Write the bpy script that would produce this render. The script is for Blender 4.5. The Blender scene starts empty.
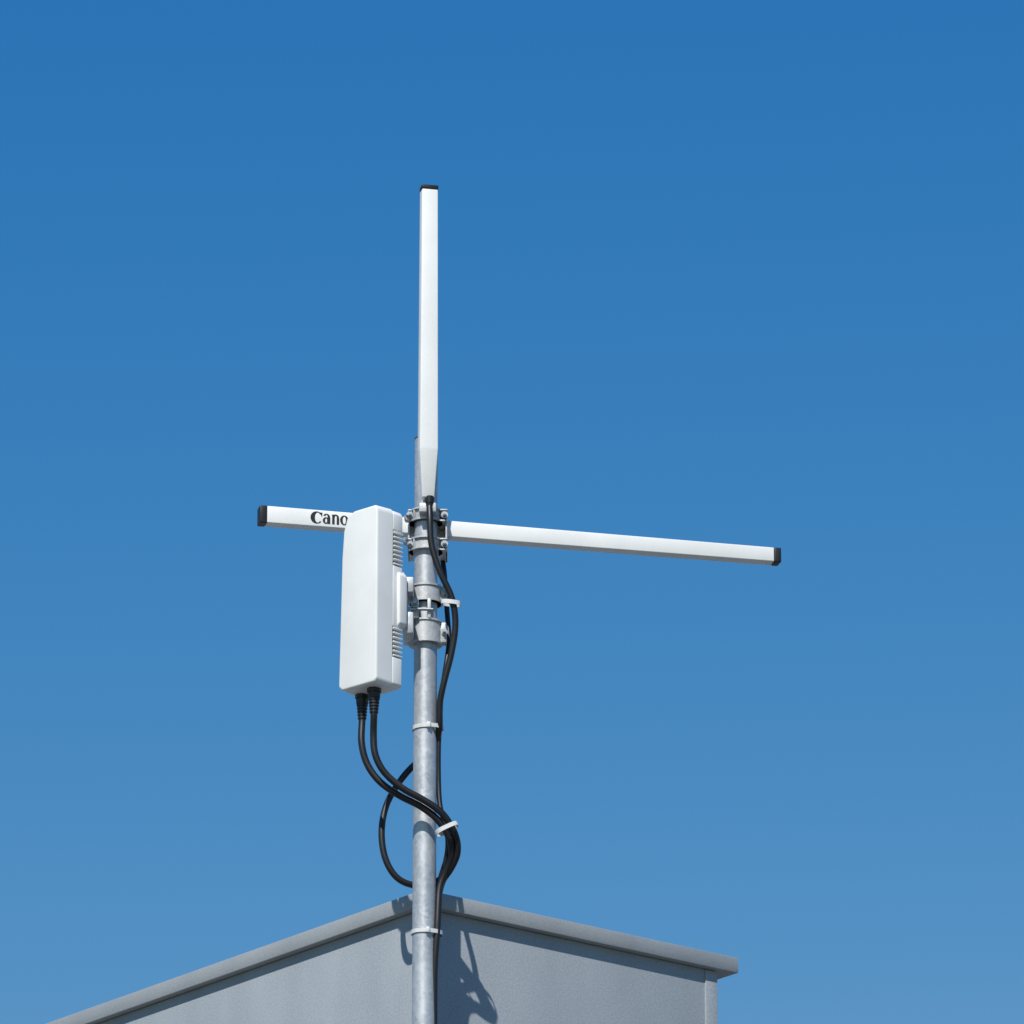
import bpy, bmesh, math, random
from mathutils import Vector, Matrix
random.seed(4)
scene=bpy.context.scene
# ---------------------------------------------------------------- camera
D=13.0; CZ=1.6; CX=0.1805; TH=math.radians(19.4); LENS=230.7
F=1024*LENS/36
cam=bpy.data.cameras.new("camera"); camo=bpy.data.objects.new("camera",cam)
scene.collection.objects.link(camo); scene.camera=camo
camo.location=(CX,-D,CZ); camo.rotation_euler=(math.radians(90)+TH,0,0)
cam.lens=LENS; cam.sensor_width=36; cam.clip_start=0.1; cam.clip_end=9000
def W(px,py,y=0.0):
    """photogrammetry: position in metres of a point seen at photo (px,py) lying on vertical plane y"""
    a=(px-512)/F; b=(512-py)/F
    t=(y+D)/(math.cos(TH)-b*math.sin(TH))
    return Vector((CX+t*a,y,CZ+t*(b*math.cos(TH)+math.sin(TH))))
# ---------------------------------------------------------------- materials
def mat(name,col,rough=.5,metal=0,var=.0,scale=20,bump=0,bscale=200,col2=None,detail=4,stretch=None,spec=None):
    m=bpy.data.materials.new(name); m.use_nodes=True
    nt=m.node_tree; b=nt.nodes["Principled BSDF"]
    b.inputs["Roughness"].default_value=rough; b.inputs["Metallic"].default_value=metal
    if spec is not None: b.inputs["Specular IOR Level"].default_value=spec
    tc=nt.nodes.new("ShaderNodeTexCoord"); vec=tc.outputs["Object"]
    if stretch:
        mp=nt.nodes.new("ShaderNodeMapping"); mp.inputs["Scale"].default_value=stretch
        nt.links.new(vec,mp.inputs[0]); vec=mp.outputs[0]
    n=nt.nodes.new("ShaderNodeTexNoise"); n.inputs["Scale"].default_value=scale; n.inputs["Detail"].default_value=detail
    nt.links.new(vec,n.inputs["Vector"])
    r=nt.nodes.new("ShaderNodeValToRGB")
    c2=col2 or tuple(c*(1-var) for c in col)
    r.color_ramp.elements[0].color=(*c2,1); r.color_ramp.elements[1].color=(*col,1)
    r.color_ramp.elements[0].position=.35; r.color_ramp.elements[1].position=.62
    nt.links.new(n.outputs["Fac"],r.inputs[0]); nt.links.new(r.outputs[0],b.inputs["Base Color"])
    if bump:
        n2=nt.nodes.new("ShaderNodeTexNoise"); n2.inputs["Scale"].default_value=bscale; n2.inputs["Detail"].default_value=3
        nt.links.new(vec,n2.inputs["Vector"])
        bp=nt.nodes.new("ShaderNodeBump"); bp.inputs["Strength"].default_value=bump; bp.inputs["Distance"].default_value=.002
        nt.links.new(n2.outputs["Fac"],bp.inputs["Height"]); nt.links.new(bp.outputs[0],b.inputs["Normal"])
    return m
M_white=mat("white_plastic",(.81,.81,.79),.45,var=.06,scale=12,bump=.04,bscale=300)
M_arm=mat("white_powder_coat",(.81,.81,.79),.42,var=.07,scale=9,bump=.04,bscale=250)
M_black=mat("black_rubber",(.012,.012,.013),.45,var=.3,scale=60)
M_cable=mat("black_cable_sheath",(.010,.010,.012),.45,var=.3,scale=80)
M_ink=mat("black_print",(.012,.012,.012),.5)
M_tie=mat("white_nylon",(.66,.67,.68),.5,var=.12,scale=90)
M_cast=mat("cast_aluminium",(.55,.56,.57),.5,.3,var=.25,scale=60,bump=.3,bscale=500)
M_steel=mat("stainless_steel",(.48,.49,.51),.38,.8,var=.35,scale=80)
M_seam=mat("seam_gasket",(.30,.31,.32),.7)
M_dark=mat("heat_sink_recess",(.05,.05,.055),.6)
def galv():
    m=bpy.data.materials.new("galvanised_steel"); m.use_nodes=True; nt=m.node_tree; b=nt.nodes["Principled BSDF"]
    tc=nt.nodes.new("ShaderNodeTexCoord")
    v=nt.nodes.new("ShaderNodeTexVoronoi"); v.inputs["Scale"].default_value=130
    n=nt.nodes.new("ShaderNodeTexNoise"); n.inputs["Scale"].default_value=16; n.inputs["Detail"].default_value=6
    nd=nt.nodes.new("ShaderNodeTexNoise"); nd.inputs["Scale"].default_value=60
    add=nt.nodes.new("ShaderNodeMixRGB"); add.blend_type='ADD'; add.inputs[0].default_value=.02
    nt.links.new(tc.outputs["Object"],nd.inputs["Vector"])
    nt.links.new(tc.outputs["Object"],add.inputs[1]); nt.links.new(nd.outputs["Color"],add.inputs[2])
    nt.links.new(add.outputs[0],v.inputs["Vector"]); nt.links.new(tc.outputs["Object"],n.inputs["Vector"])
    mx=nt.nodes.new("ShaderNodeMixRGB"); mx.inputs[0].default_value=.62
    bw=nt.nodes.new("ShaderNodeRGBToBW"); nt.links.new(v.outputs["Color"],bw.inputs[0])
    nt.links.new(bw.outputs[0],mx.inputs[1]); nt.links.new(n.outputs["Fac"],mx.inputs[2])
    r=nt.nodes.new("ShaderNodeValToRGB")
    r.color_ramp.elements[0].position=.25; r.color_ramp.elements[0].color=(.40,.42,.44,1)
    r.color_ramp.elements[1].position=.75; r.color_ramp.elements[1].color=(.57,.59,.61,1)
    nt.links.new(mx.outputs[0],r.inputs[0]); nt.links.new(r.outputs[0],b.inputs["Base Color"])
    mr=nt.nodes.new("ShaderNodeMapRange"); mr.inputs[3].default_value=.36; mr.inputs[4].default_value=.6
    nt.links.new(mx.outputs[0],mr.inputs[0]); nt.links.new(mr.outputs[0],b.inputs["Roughness"])
    b.inputs["Metallic"].default_value=.5
    return m
M_galv=galv()
def clad(name,c1,c2):
    m=bpy.data.materials.new(name); m.use_nodes=True; nt=m.node_tree; b=nt.nodes["Principled BSDF"]
    tc=nt.nodes.new("ShaderNodeTexCoord")
    n=nt.nodes.new("ShaderNodeTexNoise"); n.inputs["Scale"].default_value=230; n.inputs["Detail"].default_value=3
    mp=nt.nodes.new("ShaderNodeMapping"); mp.inputs["Scale"].default_value=(5,5,2)
    n2=nt.nodes.new("ShaderNodeTexNoise"); n2.inputs["Scale"].default_value=1.6; n2.inputs["Detail"].default_value=7
    nt.links.new(tc.outputs["Object"],n.inputs["Vector"]); nt.links.new(tc.outputs["Object"],mp.inputs[0]); nt.links.new(mp.outputs[0],n2.inputs["Vector"])
    mx=nt.nodes.new("ShaderNodeMixRGB"); mx.inputs[0].default_value=.35
    nt.links.new(n.outputs["Fac"],mx.inputs[1]); nt.links.new(n2.outputs["Fac"],mx.inputs[2])
    r=nt.nodes.new("ShaderNodeValToRGB")
    r.color_ramp.elements[0].position=.36; r.color_ramp.elements[0].color=(*c2,1)
    r.color_ramp.elements[1].position=.64; r.color_ramp.elements[1].color=(*c1,1)
    nt.links.new(mx.outputs[0],r.inputs[0]); nt.links.new(r.outputs[0],b.inputs["Base Color"])
    b.inputs["Roughness"].default_value=.6; b.inputs["Metallic"].default_value=.15
    bp=nt.nodes.new("ShaderNodeBump"); bp.inputs["Strength"].default_value=.15; bp.inputs["Distance"].default_value=.001
    nt.links.new(n.outputs["Fac"],bp.inputs["Height"]); nt.links.new(bp.outputs[0],b.inputs["Normal"])
    return m
M_clad=clad("grey_metal_cladding",(.365,.40,.425),(.27,.30,.325))
M_fascia=clad("zinc_fascia",(.35,.375,.39),(.28,.30,.315))
M_asph=mat("asphalt",(.055,.055,.055),.9,var=.35,scale=3,bump=.4,bscale=60)
M_grass=mat("grass_ground",(.07,.10,.035),.95,scale=.6,col2=(.045,.07,.025))
M_render=mat("wall_render",(.45,.44,.41),.85,var=.12,scale=2,bump=.3,bscale=90)
M_glass=mat("window_glass",(.03,.04,.05),.06,spec=.9)
M_frame=mat("window_frame_paint",(.12,.13,.14),.45)
M_roof=mat("roof_membrane",(.18,.18,.18),.9,var=.25,scale=4)
M_pave=mat("concrete_paving",(.33,.32,.30),.9,var=.2,scale=5)
# ---------------------------------------------------------------- helpers
def empty(name,loc=(0,0,0),rz=0):
    o=bpy.data.objects.new(name,None); o.location=loc; o.rotation_euler=(0,0,rz); o.empty_display_size=.1
    scene.collection.objects.link(o); return o
def fin(bm,name,m,parent=None,smooth=True,angle=35):
    me=bpy.data.meshes.new(name); bmesh.ops.recalc_face_normals(bm,faces=bm.faces[:])
    if smooth:
        for f in bm.faces: f.smooth=True
        for e in bm.edges:
            if len(e.link_faces)==2 and e.calc_face_angle(0)>math.radians(angle): e.smooth=False
    bm.to_mesh(me); bm.free(); me.materials.append(m)
    o=bpy.data.objects.new(name,me); scene.collection.objects.link(o)
    if parent: o.parent=parent
    return o
def addbox(bm,lo,hi,bev=0,mtx=None,seg=2):
    lo=Vector(lo);hi=Vector(hi); t=bmesh.new()
    bmesh.ops.create_cube(t,size=1)
    for v in t.verts:
        v.co=Vector((lo[i]+(v.co[i]+.5)*(hi[i]-lo[i]) for i in range(3)))
    if bev: bmesh.ops.bevel(t,geom=t.edges[:],offset=bev,segments=seg,affect='EDGES',profile=.5)
    join(bm,t,mtx)
def join(bm,t,mtx=None):
    if mtx: bmesh.ops.transform(t,matrix=mtx,verts=t.verts[:])
    me=bpy.data.meshes.new("t"); t.to_mesh(me); t.free(); bm.from_mesh(me); bpy.data.meshes.remove(me)
def rotz(ax): return Vector((0,0,1)).rotation_difference(Vector(ax).normalized()).to_matrix().to_4x4()
def addcyl(bm,p0,p1,r0,r1=None,seg=24,bev=0,mtx=None):
    p0=Vector(p0);p1=Vector(p1); r1=r0 if r1 is None else r1
    t=bmesh.new(); d=p1-p0
    bmesh.ops.create_cone(t,cap_ends=True,segments=seg,radius1=r0,radius2=r1,depth=d.length)
    if bev: bmesh.ops.bevel(t,geom=[e for e in t.edges if any(len(f.verts)>4 for f in e.link_faces)],offset=bev,segments=2,affect='EDGES')
    bmesh.ops.transform(t,matrix=Matrix.Translation((p0+p1)/2)@rotz(d),verts=t.verts[:])
    join(bm,t,mtx)
def ring(bm,c,ro,ri,h,axis=(0,0,1),seg=40,a0=0,a1=360):
    t=bmesh.new(); n=seg; full=(a1-a0)>=360; vs=[]
    cnt=n if full else n+1
    for i in range(cnt):
        a=math.radians(a0+(a1-a0)*i/n); ca,sa=math.cos(a),math.sin(a)
        vs.append([t.verts.new((r*ca,r*sa,z)) for r,z in ((ro,-h/2),(ro,h/2),(ri,h/2),(ri,-h/2))])
    for i in range(n):
        A=vs[i];B=vs[(i+1)%cnt]
        for k in range(4): t.faces.new((A[k],B[k],B[(k+1)%4],A[(k+1)%4]))
    if not full: t.faces.new(vs[0]); t.faces.new(vs[-1][::-1])
    join(bm,t,Matrix.Translation(Vector(c))@rotz(axis))
def bolt(bm,p,axis,r=.006,l=.006):
    p=Vector(p);ax=Vector(axis).normalized()
    addcyl(bm,p,p+ax*.0012,r*1.5,seg=20)
    addcyl(bm,p+ax*.0012,p+ax*(l+.0012),r,seg=6)
    addcyl(bm,p+ax*l,p+ax*(l+.006),r*.5,seg=12)
def tube(name,pts,r,m,parent):
    cu=bpy.data.curves.new(name,'CURVE'); cu.dimensions='3D'; cu.bevel_depth=r; cu.bevel_resolution=6; cu.use_fill_caps=True
    sp=cu.splines.new('POLY'); P=[Vector(p) for p in pts]; out=[]
    Q=[P[0]*2-P[1]]+P+[P[-1]*2-P[-2]]
    for i in range(1,len(Q)-2):
        for k in range(12):
            t=k/12; a,b,c,d=Q[i-1:i+3]
            out.append(.5*((2*b)+(c-a)*t+(2*a-5*b+4*c-d)*t*t+(3*b-a-3*c+d)*t**3))
    out.append(P[-1]); 
    for _ in range(10):
        out=[out[0]]+[(out[i-1]+out[i]*2+out[i+1])/4 for i in range(1,len(out)-1)]+[out[-1]]
    sp.points.add(len(out)-1)
    for i,p in enumerate(out): sp.points[i].co=(*p,1)
    sp.use_smooth=True
    cu.materials.append(m); o=bpy.data.objects.new(name,cu); scene.collection.objects.link(o); o.parent=parent
    return o
# ---------------------------------------------------------------- mast
mast=empty("antenna_mast")
R=.0243
ztop=W(427,440).z
ROOFZ=3.9
bm=bmesh.new(); addcyl(bm,(0,0,ROOFZ+.012),(0,0,ztop),R,seg=64,bev=.001)
fin(bm,"pipe",M_galv,mast)
bm=bmesh.new(); addcyl(bm,(0,0,ztop+.0002),(0,0,ztop+.005),R+.001,seg=48,bev=.002); fin(bm,"pipe_cap",M_steel,mast)
bm=bmesh.new(); addbox(bm,(-.075,-.045,ROOFZ+.001),(.075,.045,ROOFZ+.013),.002)
for sx in(-1,1):
    bolt(bm,(sx*.055,0,ROOFZ+.013),(0,0,1))
fin(bm,"base_plate",M_galv,mast)
# ---------------------------------------------------------------- radio antenna (cross arms + vertical)
ant=empty("cross_dipole_antenna")
d=Vector((.972,.235,0)).normalized(); nf=Vector((d.y,-d.x,0))
YB=.041
def armmat(origin):
    return Matrix(((d.x,-nf.x,0,origin.x),(d.y,-nf.y,0,origin.y),(0,0,1,origin.z),(0,0,0,1)))
zc=W(426,529.0,YB).z
Oc=Vector((0,YB,zc))
def solve_u(px):
    lo,hi=-1,1
    for _ in range(50):
        u=(lo+hi)/2; p=Oc+d*u
        depth=(p.y+D)*math.cos(TH)+(p.z-CZ)*math.sin(TH)
        if 512+(p.x-CX)/depth*F<px: lo=u
        else: hi=u
    return (lo+hi)/2
def sweep(secs,bev,name,m,parent,mtx,axis='x'):
    t=bmesh.new(); L=[]
    for s in secs:
        u,hw,hh,oa,ob=s
        q=[(-hw,-hh),(hw,-hh),(hw,hh),(-hw,hh)]
        if axis=='x': L.append([t.verts.new((u,a+oa,b+ob)) for a,b in q])
        else: L.append([t.verts.new((a+oa,b+ob,u)) for a,b in q])
    for A,B in zip(L,L[1:]):
        for k in range(4): t.faces.new((A[k],A[(k+1)%4],B[(k+1)%4],B[k]))
    t.faces.new(L[0]); t.faces.new(L[-1])
    bmesh.ops.recalc_face_normals(t,faces=t.faces[:])
    bmesh.ops.bevel(t,geom=t.edges[:],offset=bev,segments=3,affect='EDGES',profile=.5)
    b=bmesh.new(); join(b,t,mtx); return fin(b,name,m,parent,angle=50)
MA=armmat(Oc)
uL0=solve_u(258.5);uL1=solve_u(266);uLe=solve_u(413)
uR0=solve_u(444);uR1=solve_u(772.5);uR2=solve_u(779.5)
hw=.0145
hL,hLr,hRr,hR=.0187,.0178,.0178,.0158
sweep([(uL1,hw,hL,0,0),(uLe,hw,hLr,0,0)],.0022,"left_arm",M_arm,ant,MA)
sweep([(uL0,hw+.0004,hL+.0004,0,0),(uL1-.0004,hw+.0004,hL+.0004,0,0)],.0022,"left_arm_cap",M_black,ant,MA)
sweep([(uR0,hw,hRr,0,0),(uR1,hw,hR,0,0)],.0022,"right_arm",M_arm,ant,MA)
sweep([(uR1+.0004,hw+.0004,hR+.0004,0,0),(uR2,hw+.0004,hR+.0004,0,0)],.0022,"right_arm_cap",M_black,ant,MA)
sweep([(uLe-.012,.0125,.0155,0,0),(uR0+.012,.0125,.0155,0,0)],.002,"arm_joining_sleeve",M_cast,ant,MA)
# lettering
bm=bmesh.new(); layer=[0]
s=.0020
def strip(cx,cz,ax,az,bx,bz,t0,t1,sh=0,n=28):
    layer[0]+=1; y=-hw-.0004-layer[0]*.00002; pr=None
    for i in range(n+1):
        a=math.radians(t0+(t1-t0)*i/n)
        v=(bm.verts.new((cx+ax*math.cos(a),y,cz+az*math.sin(a))),bm.verts.new((cx+sh+bx*math.cos(a),y,cz+bz*math.sin(a))))
        if pr: bm.faces.new((pr[0],v[0],v[1],pr[1]))
        pr=v
def poly(pts):
    layer[0]+=1; y=-hw-.0004-layer[0]*.00002
    bm.faces.new([bm.verts.new((a,y,b)) for a,b in pts])
zt=0.001
U=solve_u
c=U(315.2); strip(c,zt,6.6*s,6.8*s,3.0*s,5.6*s,40,320,1.1*s)
poly([(c+3.6*s,zt+5.8*s),(c+6.1*s,zt+5.8*s),(c+5.9*s,zt+1.4*s),(c+5.2*s,zt+1.4*s)])
a_=U(325.2); strip(a_-.6*s,zt-2.6*s,3.6*s,3.7*s,1.1*s,2.5*s,0,360)
strip(a_-.2*s,zt+.6*s,4.0*s,4.5*s,1.2*s,3.5*s,0,150)
poly([(a_+1.2*s,zt-6.2*s),(a_+3.9*s,zt-6.2*s),(a_+3.9*s,zt+.7*s),(a_+1.2*s,zt+.7*s)])
def letter_n(n_):
    poly([(n_-3.6*s,zt-6.2*s),(n_-.9*s,zt-6.2*s),(n_-.9*s,zt+4.6*s),(n_-4.3*s,zt+4.6*s),(n_-3.6*s,zt+3.4*s)])
    strip(n_+.3*s,zt+.8*s,3.6*s,4.2*s,1.0*s,3*s,0,165)
    poly([(n_+1.3*s,zt-6.2*s),(n_+3.9*s,zt-6.2*s),(n_+3.9*s,zt+1*s),(n_+1.3*s,zt+1*s)])
letter_n(U(334))
o_=U(342.8); strip(o_,zt-.8*s,4.6*s,5.4*s,1.7*s,4.3*s,0,360)
letter_n(U(352.3))
b2=bmesh.new(); join(b2,bm,MA); fin(b2,"printed_lettering",M_ink,ant,smooth=False)
# vertical element
YV=-.058
MV=Matrix(((d.x,-nf.x,0,0),(d.y,-nf.y,0,YV),(0,0,1,0),(0,0,0,1)))
x0=W(428.9,300,YV).x
zt_=W(428,191,YV).z; zk=W(428,450,YV).z; zb=W(428,497,YV).z; zcap=W(428,186.8,YV).z
sweep([(zb,.0130,.009,x0+.0015,.010),(zk,.0196,.0125,x0-.0006,0.0),(zt_,.0172,.0125,x0-.001,-.001)],.0024,"vertical_element",M_arm,ant,MV,'z')
sweep([(zt_+.0004,.0178,.0129,x0-.001,-.001),(zcap,.0178,.0129,x0-.001,-.001)],.0015,"vertical_cap",M_black,ant,MV,'z')
# hub clamp: two cast saddles round the mast, gripping the arm sleeve behind it
bm=bmesh.new(); bs=bmesh.new()
def zp(py,y=-.03): return W(425,py,y).z
for py0,py1 in((507,519),(536,548)):
    z0,z1=zp(py1),zp(py0); zm=(z0+z1)/2
    ring(bm,(0,0,zm),.0300,.0246,z1-z0)
    for zz in(z0+.0015,z1-.0015):
        ring(bm,(0,0,zz),.0350,.0246,.003)
        addbox(bm,(-.037,-.016,zz-.0015),(-.026,.056,zz+.0015),.0006)
        addbox(bm,(.026,-.018,zz-.0015),(.045,.064,zz+.0015),.0006)
    for k in range(5):
        a=math.radians(150+k*18)
        addbox(bm,(-.002,-.0020,z0+.003),(.0030,.0020,z1-.003),.0006,mtx=Matrix.Translation((.0315*math.cos(a),.0315*math.sin(a),0))@Matrix.Rotation(a,4,'Z'))
    addcyl(bs,(.039,-.026,zm),(.039,.075,zm),.0028,seg=12); addcyl(bs,(-.034,-.026,zm),(-.034,.062,zm),.0028,seg=12)
    bolt(bs,(.039,-.0185,zm),(0,-1,0),.0050,.0045); bolt(bs,(-.034,-.0165,zm),(0,-1,0),.0050,.0045)
addbox(bm,(-.038,-.010,zp(548)),(-.034,.060,zp(507)),.001)
addbox(bm,(.041,-.010,zp(548)),(.0448,.066,zp(507)),.001)
addbox(bm,(-.014,-.052,zp(515)),(.022,-.028,zp(506)),.002)
fin(bm,"mast_clamp",M_cast,ant)
ring(bs,(-.041,-.026,zp(541)),.0095,.0056,.004,axis=(1,-.5,0)); ring(bs,(-.040,-.026,zp(518)),.0085,.0052,.004,axis=(1,-.5,0))
fin(bs,"clamp_bolts",M_steel,ant)
bm=bmesh.new(); p=W(429.5,497,YV+.008)
xg=p.x;yg=YV+.009
addcyl(bm,(xg,yg,zb+.004),(xg,yg,zb-.012),.0100,.0094,seg=24,bev=.001); addcyl(bm,(xg,yg,zb-.012),(xg,yg,zb-.022),.0084,.0070,seg=24)
fin(bm,"vertical_cable_gland",M_black,ant)
# ---------------------------------------------------------------- radio box
box=empty("radio_equipment_box")
ex=Vector((.74,-.6726,0)).normalized(); ey=Vector((.6726,.74,0)).normalized()
YC=-.078
cb=W(371.5,602,YC)
MB=Matrix(((ex.x,ey.x,0,cb.x),(ex.y,ey.y,0,cb.y),(0,0,1,cb.z),(0,0,0,1)))
def prism(pts,y0,y1,bev,seg=4,taper=0,only=None):
    t=bmesh.new()
    A=[t.verts.new((x*(1-taper),y0,z*(1-taper*.4))) for x,z in pts]; B=[t.verts.new((x,y1,z)) for x,z in pts]
    n=len(pts)
    for i in range(n): t.faces.new((A[i],A[(i+1)%n],B[(i+1)%n],B[i]))
    t.faces.new(A);t.faces.new(B[::-1]); bmesh.ops.recalc_face_normals(t,faces=t.faces[:])
    ed=t.edges[:]
    if only=='front': ed=[e for e in t.edges if not all(v in B for v in e.verts)]
    bmesh.ops.bevel(t,geom=ed,offset=bev,segments=seg,affect='EDGES',profile=.5,clamp_overlap=True)
    return t
H=.196
def outline(x1=.054,k=0):
    return [(-.057+k,-H+.010+k),(-.047+k,-H+k),(x1-.006,-H+k),(x1,-H+.008+k),(x1,H-.010-k),(x1-.006,H-k),(-.016,H-k),(-.036+k,H-.011-k),(-.046+k,H-.040-k),(-.0505+k,H-.10-k)]
b=bmesh.new(); join(b,prism(outline(),-.040,.006,.0125,6,.03,'front'),MB); fin(b,"front_cover",M_white,box,angle=70)
b=bmesh.new(); join(b,prism(outline(.0515,.0025),.004,.0085,.0004,1),MB); fin(b,"gasket",M_seam,box)
def zl(py): return (602-py)*.00215
n1=(zl(567),zl(535)); n2=(zl(660),zl(633))
x1=.0545; xn=.030
rear=[(-.055,-H+.012),(-.047,-H+.002),(x1-.005,-H+.003),(x1,-H+.010),(x1,n2[0]-.004),(xn,n2[0]-.004),(xn,n2[1]+.004),(x1,n2[1]+.004),(x1,n1[0]-.004),(xn,n1[0]-.004),(xn,n1[1]+.004),(x1,n1[1]+.004),(x1,H-.012),(x1-.006,H-.003),(-.016,H-.003),(-.035,H-.013),(-.044,H-.042),(-.049,H-.10)]
b=bmesh.new(); join(b,prism(rear,.0065,.036,.0028,3),MB); fin(b,"rear_housing",M_white,box,angle=60)
b=bmesh.new(); 
addbox(b,(.020,.010,n2[0]-.008),(.040,.0355,n2[1]+.008),0,MB); addbox(b,(.020,.010,n1[0]-.008),(.040,.0355,n1[1]+.008),0,MB)
fin(b,"heat_sink_core",M_dark,box)
b=bmesh.new()
for lo,hi in((n2),(n1)):
    z=lo
    while z<=hi+.001:
        addbox(b,(.028,.0095,z-.0017),(.0555,.0365,z+.0017),.0008,MB); z+=.0098
fin(b,"heat_sink_fins",M_white,box)
b=bmesh.new()
join(b,prism([(-.03,zl(634)),(.046,zl(634)),(.061,zl(627)),(.061,zl(578)),(.046,zl(569)),(-.03,zl(569))],.020,.045,.004,3),MB)
fin(b,"mount_block",M_white,box,angle=50)
b=bmesh.new()
gl=[(-.030,.006),(.017,-.008)]
for gx,gy in gl:
    z=-H-.0
    addcyl(b,(gx,gy,z+.004),(gx,gy,z-.008),.0150,seg=8,mtx=MB,bev=.001)
    addcyl(b,(gx,gy,z-.008),(gx,gy,z-.020),.0132,.0125,seg=28,mtx=MB,bev=.001)
    for k in range(5):
        zz=z-.020-k*.0068; r=.0116-k*.0006
        addcyl(b,(gx,gy,zz),(gx,gy,zz-.0045),r,seg=24,mtx=MB,bev=.0008)
        addcyl(b,(gx,gy,zz-.0045),(gx,gy,zz-.0068),r-.0018,seg=20,mtx=MB)
fin(b,"cable_glands",M_black,box)
# mast bracket for box
b=bmesh.new(); b2=bmesh.new()
def zq(py): return W(425,py,-.03).z
for p0,p1 in((583,600),(618,641)):
    z0,z1=zq(p1),zq(p0)
    ring(b,(0,0,(z0+z1)/2),.0335,.0246,z1-z0)
    for zz in(z0+.002,z1-.002): ring(b,(0,0,zz),.0362,.0246,.004)
    addbox(b,(-.046,-.078,z0+.002),(-.024,.010,z1-.002),.003)
    addbox(b,(.030,-.012,z0+.003),(.0445,.014,z1-.003),.003)
    zm=(z0+z1)/2
    addcyl(b2,(.039,-.022,zm),(.039,.03,zm),.0028,seg=12); bolt(b2,(.039,-.0125,zm),(0,-1,0),.0050,.0045)
addbox(b,(-.045,-.074,zq(634)),(-.036,-.02,zq(590)),.002)
addbox(b,(-.030,-.040,zq(619)),(-.014,-.028,zq(599)),.002)
addbox(b,(.004,-.037,zq(619)),(.012,-.027,zq(599)),.002)
fin(b,"mast_bracket",M_cast,box)
addcyl(b2,(-.040,-.044,zq(611)),(.016,-.040,zq(611)),.0034,seg=12)
bolt(b2,(-.022,-.0405,zq(605)),(0,-1,0),.0055,.005)
fin(b2,"bracket_bolts",M_steel,box)
# ---------------------------------------------------------------- cables
cab=empty("coaxial_cables")
rc=.0072
g1=MB@Vector((gl[0][0],gl[0][1],-H-.050)); g2=MB@Vector((gl[1][0],gl[1][1],-H-.050))
def C(l): return [W(*p) for p in l]
tube("antenna_feed_cable",[Vector((xg,yg,zb-.015))]+C([(430,520,-.058),(431.5,545,-.058),(440,572,-.055),(452,598,-.048),(455.5,625,-.04),(451,655,-.035),(444,682,-.03),(439.5,705,-.022),(439.5,728,-.012),(434,745,.012),(424,757,.034),(411,768,.040),(398,784,.036),(386,806,.03),(381.5,832,.022),(385,858,.02),(396,877,.024),(412,885,.034),(430,885,.038),(446,874,.028),(454.5,856,.012)]),.0068,M_cable,cab)
tube("radio_power_cable",[g1+Vector((0,0,.01)),g1-Vector((0,0,.008))]+C([(361.5,743,-.06),(367,764,-.06),(380,782,-.06),(400,796,-.058),(420,806,-.054),(438,820,-.046),(450,840,-.034),(451.5,858,-.018),(445,874,-.004),(439.5,888,-.002),(438,910,-.008),(437,932,-.012),(434.5,965,-.010),(434,1000,-.006),(434,1060,0.0)]),rc,M_cable,cab)
tube("radio_data_cable",[g2+Vector((0,0,.01)),g2-Vector((0,0,.008))]+C([(373.5,735,-.085),(375,754,-.084),(384,772,-.080),(402,788,-.074),(422,799,-.066),(442,813,-.056),(455,834,-.038),(457.5,853,-.022),(450,870,-.006),(442,882,.006),(437,905,.014),(436,930,.016),(434,970,.014),(433,1060,.012)]),rc,M_cable,cab)
tube("downlead_cable",C([(437,535,.075),(442,556,.06),(445,580,.045),(447,612,.036),(449,642,.02),(445,672,.004),(441,697,-.004),(440,722,0.002),(438.5,745,.004),(438.5,780,.006),(440,806,.000),(445,824,-.006),(448,842,-.004),(446,860,.004),(441,876,.012),(436,900,.02),(431,960,.03),(430,1060,.03)]),.0054,M_cable,cab)
# ---------------------------------------------------------------- ties
def tie(name,py,tilt=0,r=R+.0012,cab_r=.0075,side=.030):
    o=empty(name); b=bmesh.new(); z=W(425,py,-R).z
    t=bmesh.new(); prof=[]
    for i in range(64):
        a=2*math.pi*i/64
        x=math.cos(a)*r; yy=math.sin(a)*r
        if x>0: x=x+(side+cab_r-r)*max(0,math.cos(a))**.8
        prof.append((x,yy))
    h=.0085; vs=[]
    for x,yy in prof:
        l=math.hypot(x,yy); k=(l+.0014)/l
        vs.append([t.verts.new(v) for v in((x*k,yy*k,-h/2),(x*k,yy*k,h/2),(x,yy,h/2),(x,yy,-h/2))])
    for i in range(64):
        A=vs[i];B=vs[(i+1)%64]
        for k in range(4): t.faces.new((A[k],B[k],B[(k+1)%4],A[(k+1)%4]))
    join(b,t,Matrix.Translation((0,0,z))@rotz((tilt,0,1)))
    addbox(b,(.004,-r-.006,z-.0058),(.012,-r-.0005,z+.0058),.0012)
    fin(b,"tie_band",M_tie,o)
tie("cable_tie",725,tilt=-.03)
tie("cable_tie",930,tilt=.03)
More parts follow.
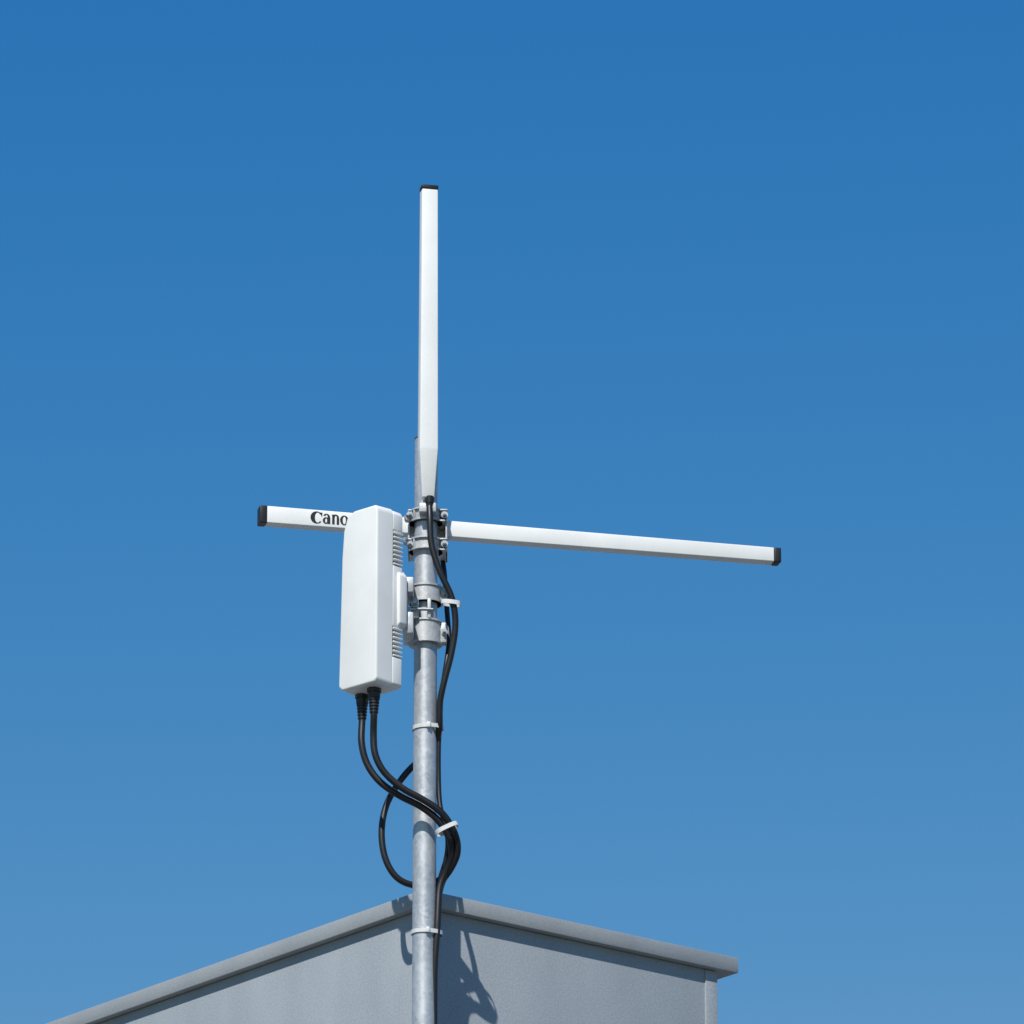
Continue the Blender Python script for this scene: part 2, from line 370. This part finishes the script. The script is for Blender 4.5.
def tie2(name,p0,p1,depth):
    o=empty(name); b=bmesh.new(); a=Vector(p0);c=Vector(p1); u=(c-a).normalized(); ln=(c-a).length
    w=Vector((0,1,0)); nrm=u.cross(w).normalized(); mid=(a+c)/2
    t=bmesh.new(); N=40; vs=[]
    for i in range(N):
        an=2*math.pi*i/N
        pos=u*(math.copysign(abs(math.cos(an))**.7,math.cos(an))*ln/2)+w*(math.copysign(abs(math.sin(an))**.7,math.sin(an))*depth/2)
        k=1+.0016/pos.length
        vs.append([t.verts.new(mid+q) for q in(pos*k-nrm*.0045,pos*k+nrm*.0045,pos+nrm*.0045,pos-nrm*.0045)])
    for i in range(N):
        A=vs[i];B=vs[(i+1)%N]
        for k in range(4): t.faces.new((A[k],B[k],B[(k+1)%4],A[(k+1)%4]))
    join(b,t)
    fin(b,"tie_band",M_tie,o); return o
tie2("cable_tie",W(436,834,-.046),W(457,824,-.046),.034)
tie2("cable_tie",W(442,602,-.046),W(460,604,-.046),.020)
# ---------------------------------------------------------------- rooftop enclosure
ang=math.atan2(.62,.78)
yw=.115
OV=.018
zr=W(425,889,yw-OV*1.4).z
enc=empty("rooftop_metal_enclosure",(0.0,yw,0),ang)
Lx,Ly=.788,2.9
zf=zr-.034
b=bmesh.new(); addbox(b,(0,0,ROOFZ+.003),(Lx,Ly,zf-.001),.0015); fin(b,"walls",M_clad,enc)
b=bmesh.new()
addbox(b,(-OV,-OV,zf),(Lx+.050,Ly+OV,zr),.0022); 
fin(b,"roof_fascia",M_fascia,enc)
b=bmesh.new(); addbox(b,(-OV+.015,-OV+.015,zr-.001),(Lx+.035,Ly,zr+.004),.001); fin(b,"roof_sheet",M_fascia,enc)
b=bmesh.new()
addbox(b,(Lx-.030,-.003,ROOFZ+.004),(Lx+.003,.02,zf-.002),.001)
addbox(b,(-.003,-.0035,ROOFZ+.004),(.022,.022,zf-.002),.001)
fin(b,"corner_trim",M_clad,enc)
b=bmesh.new()
addbox(b,(-.006,-.006,ROOFZ+.0035),(Lx+.006,Ly+.006,ROOFZ+.08),.001); fin(b,"base_flashing",M_fascia,enc)
# ---------------------------------------------------------------- building below
bld=empty("flat_roofed_building",(0,yw,0),ang)
X0,X1,Y0,Y1=-1.2,7.2,-1.2,6.5
b=bmesh.new(); addbox(b,(X0,Y0,.0),(X1,Y1,ROOFZ-.006)); fin(b,"walls",M_render,bld,False)
b=bmesh.new(); addbox(b,(X0+.2,Y0+.2,ROOFZ-.02),(X1-.2,Y1-.2,ROOFZ)); fin(b,"roof",M_roof,bld,False)
b=bmesh.new()
for lo,hi in(((X0,Y0),(X1,Y0+.2)),((X0,Y1-.2),(X1,Y1)),((X0,Y0+.2),(X0+.2,Y1-.2)),((X1-.2,Y0+.2),(X1,Y1-.2))):
    addbox(b,(lo[0],lo[1],ROOFZ-.004),(hi[0],hi[1],ROOFZ+.10))
fin(b,"parapet",M_render,bld,False)
b=bmesh.new()
for lo,hi in(((X0-.03,Y0-.03),(X1+.03,Y0+.23)),((X0-.03,Y1-.23),(X1+.03,Y1+.03)),((X0-.03,Y0+.23),(X0+.23,Y1-.23)),((X1-.23,Y0+.23),(X1+.03,Y1-.23))):
    addbox(b,(lo[0],lo[1],ROOFZ+.10),(hi[0],hi[1],ROOFZ+.13))
fin(b,"coping",M_fascia,bld,False)
bf=bmesh.new(); bg=bmesh.new()
def window(side,c,w,z0,z1):
    def bx(bm,a0,a1,zz0,zz1,pr):
        if side=='R': addbox(bm,(a0,Y0-pr,zz0),(a1,Y0+.01,zz1))
        else: addbox(bm,(X0-pr,a0,zz0),(X0+.01,a1,zz1))
    f=.06
    bx(bf,c-w/2,c+w/2,z0,z0+f,.04);bx(bf,c-w/2,c+w/2,z1-f,z1,.04)
    bx(bf,c-w/2,c-w/2+f,z0+f,z1-f,.04);bx(bf,c+w/2-f,c+w/2,z0+f,z1-f,.04);bx(bf,c-.025,c+.025,z0+f,z1-f,.035)
    bx(bg,c-w/2+f,c+w/2-f,z0+f,z1-f,.012); bx(bf,c-w/2-.05,c+w/2+.05,z0-.05,z0,.09)
for c in(.4,2.6,6.0): window('R',c,1.3,1.0,2.5)
for c in(.6,2.8,5.0): window('L',c,1.3,1.0,2.5)
addbox(bf,(3.9,Y0-.05,.125),(4.9,Y0+.01,2.2)); addbox(bg,(4.05,Y0-.056,1.2),(4.75,Y0-.04,2.0))
fin(bf,"window_and_door_frames",M_frame,bld,False); fin(bg,"window_glass",M_glass,bld,False)
# ---------------------------------------------------------------- ground
def sheet(name,s,z,m,c=(0,0)):
    b=bmesh.new(); 
    vs=[b.verts.new((c[0]+x*s,c[1]+y*s,z)) for x,y in((-1,-1),(1,-1),(1,1),(-1,1))]; b.faces.new(vs); return fin(b,name,m,None,False)
sheet("ground",4000,0,M_grass)
sheet("car_park",22,.004,M_asph,(0,-6))
b=bmesh.new(); addbox(b,(X0-1.3,Y0-1.3,0.008),(X1+1.3,Y1+1.3,.12)); pv=fin(b,"pavement",M_pave,None,False); pv.location=(0,yw,.0); pv.rotation_euler=(0,0,ang)
# ---------------------------------------------------------------- light
SEL=math.radians(48); sdir=Vector((-.27,-.96,0)).normalized()
sv=sdir*math.cos(SEL)+Vector((0,0,math.sin(SEL)))
sun=bpy.data.lights.new("sun",'SUN'); sun.energy=4.6; sun.angle=math.radians(.6); sun.color=(1,.965,.91)
so=bpy.data.objects.new("sun",sun); scene.collection.objects.link(so); so.rotation_euler=sv.to_track_quat('Z','Y').to_euler(); so.location=(-20,-40,40)
w=bpy.data.worlds.new("World"); scene.world=w; w.name="sky"; w.use_nodes=True
nt=w.node_tree; sk=nt.nodes.new("ShaderNodeTexSky"); sk.sky_type='NISHITA'; sk.sun_disc=False
sk.sun_elevation=SEL; sk.sun_rotation=math.atan2(sdir.x,sdir.y)%(2*math.pi)
sk.altitude=0; sk.air_density=1.0; sk.dust_density=.0; sk.ozone_density=4.0
# colour grade of the sky model towards a cleaner, deeper blue atmosphere
sep=nt.nodes.new("ShaderNodeSeparateColor"); cmb=nt.nodes.new("ShaderNodeCombineColor")
nt.links.new(sk.outputs[0],sep.inputs[0])
for i,(pw,k) in enumerate(((2.9,.155),(1.15,.735),(.5,2.33))):
    a=nt.nodes.new("ShaderNodeMath"); a.operation='POWER'; a.inputs[1].default_value=pw
    m_=nt.nodes.new("ShaderNodeMath"); m_.operation='MULTIPLY'; m_.inputs[1].default_value=k
    nt.links.new(sep.outputs[i],a.inputs[0]); nt.links.new(a.outputs[0],m_.inputs[0])
    if i==0:
        mn=nt.nodes.new("ShaderNodeMath"); mn.operation='MINIMUM'; nt.links.new(m_.outputs[0],mn.inputs[0]); nt.links.new(sep.outputs[0],mn.inputs[1]); m_=mn
    nt.links.new(m_.outputs[0],cmb.inputs[i])
bg_=nt.nodes["Background"]; bg_.inputs[1].default_value=.10
nt.links.new(cmb.outputs[0],bg_.inputs[0])
scene.view_settings.view_transform='Standard'; scene.view_settings.look='None'; scene.view_settings.exposure=0
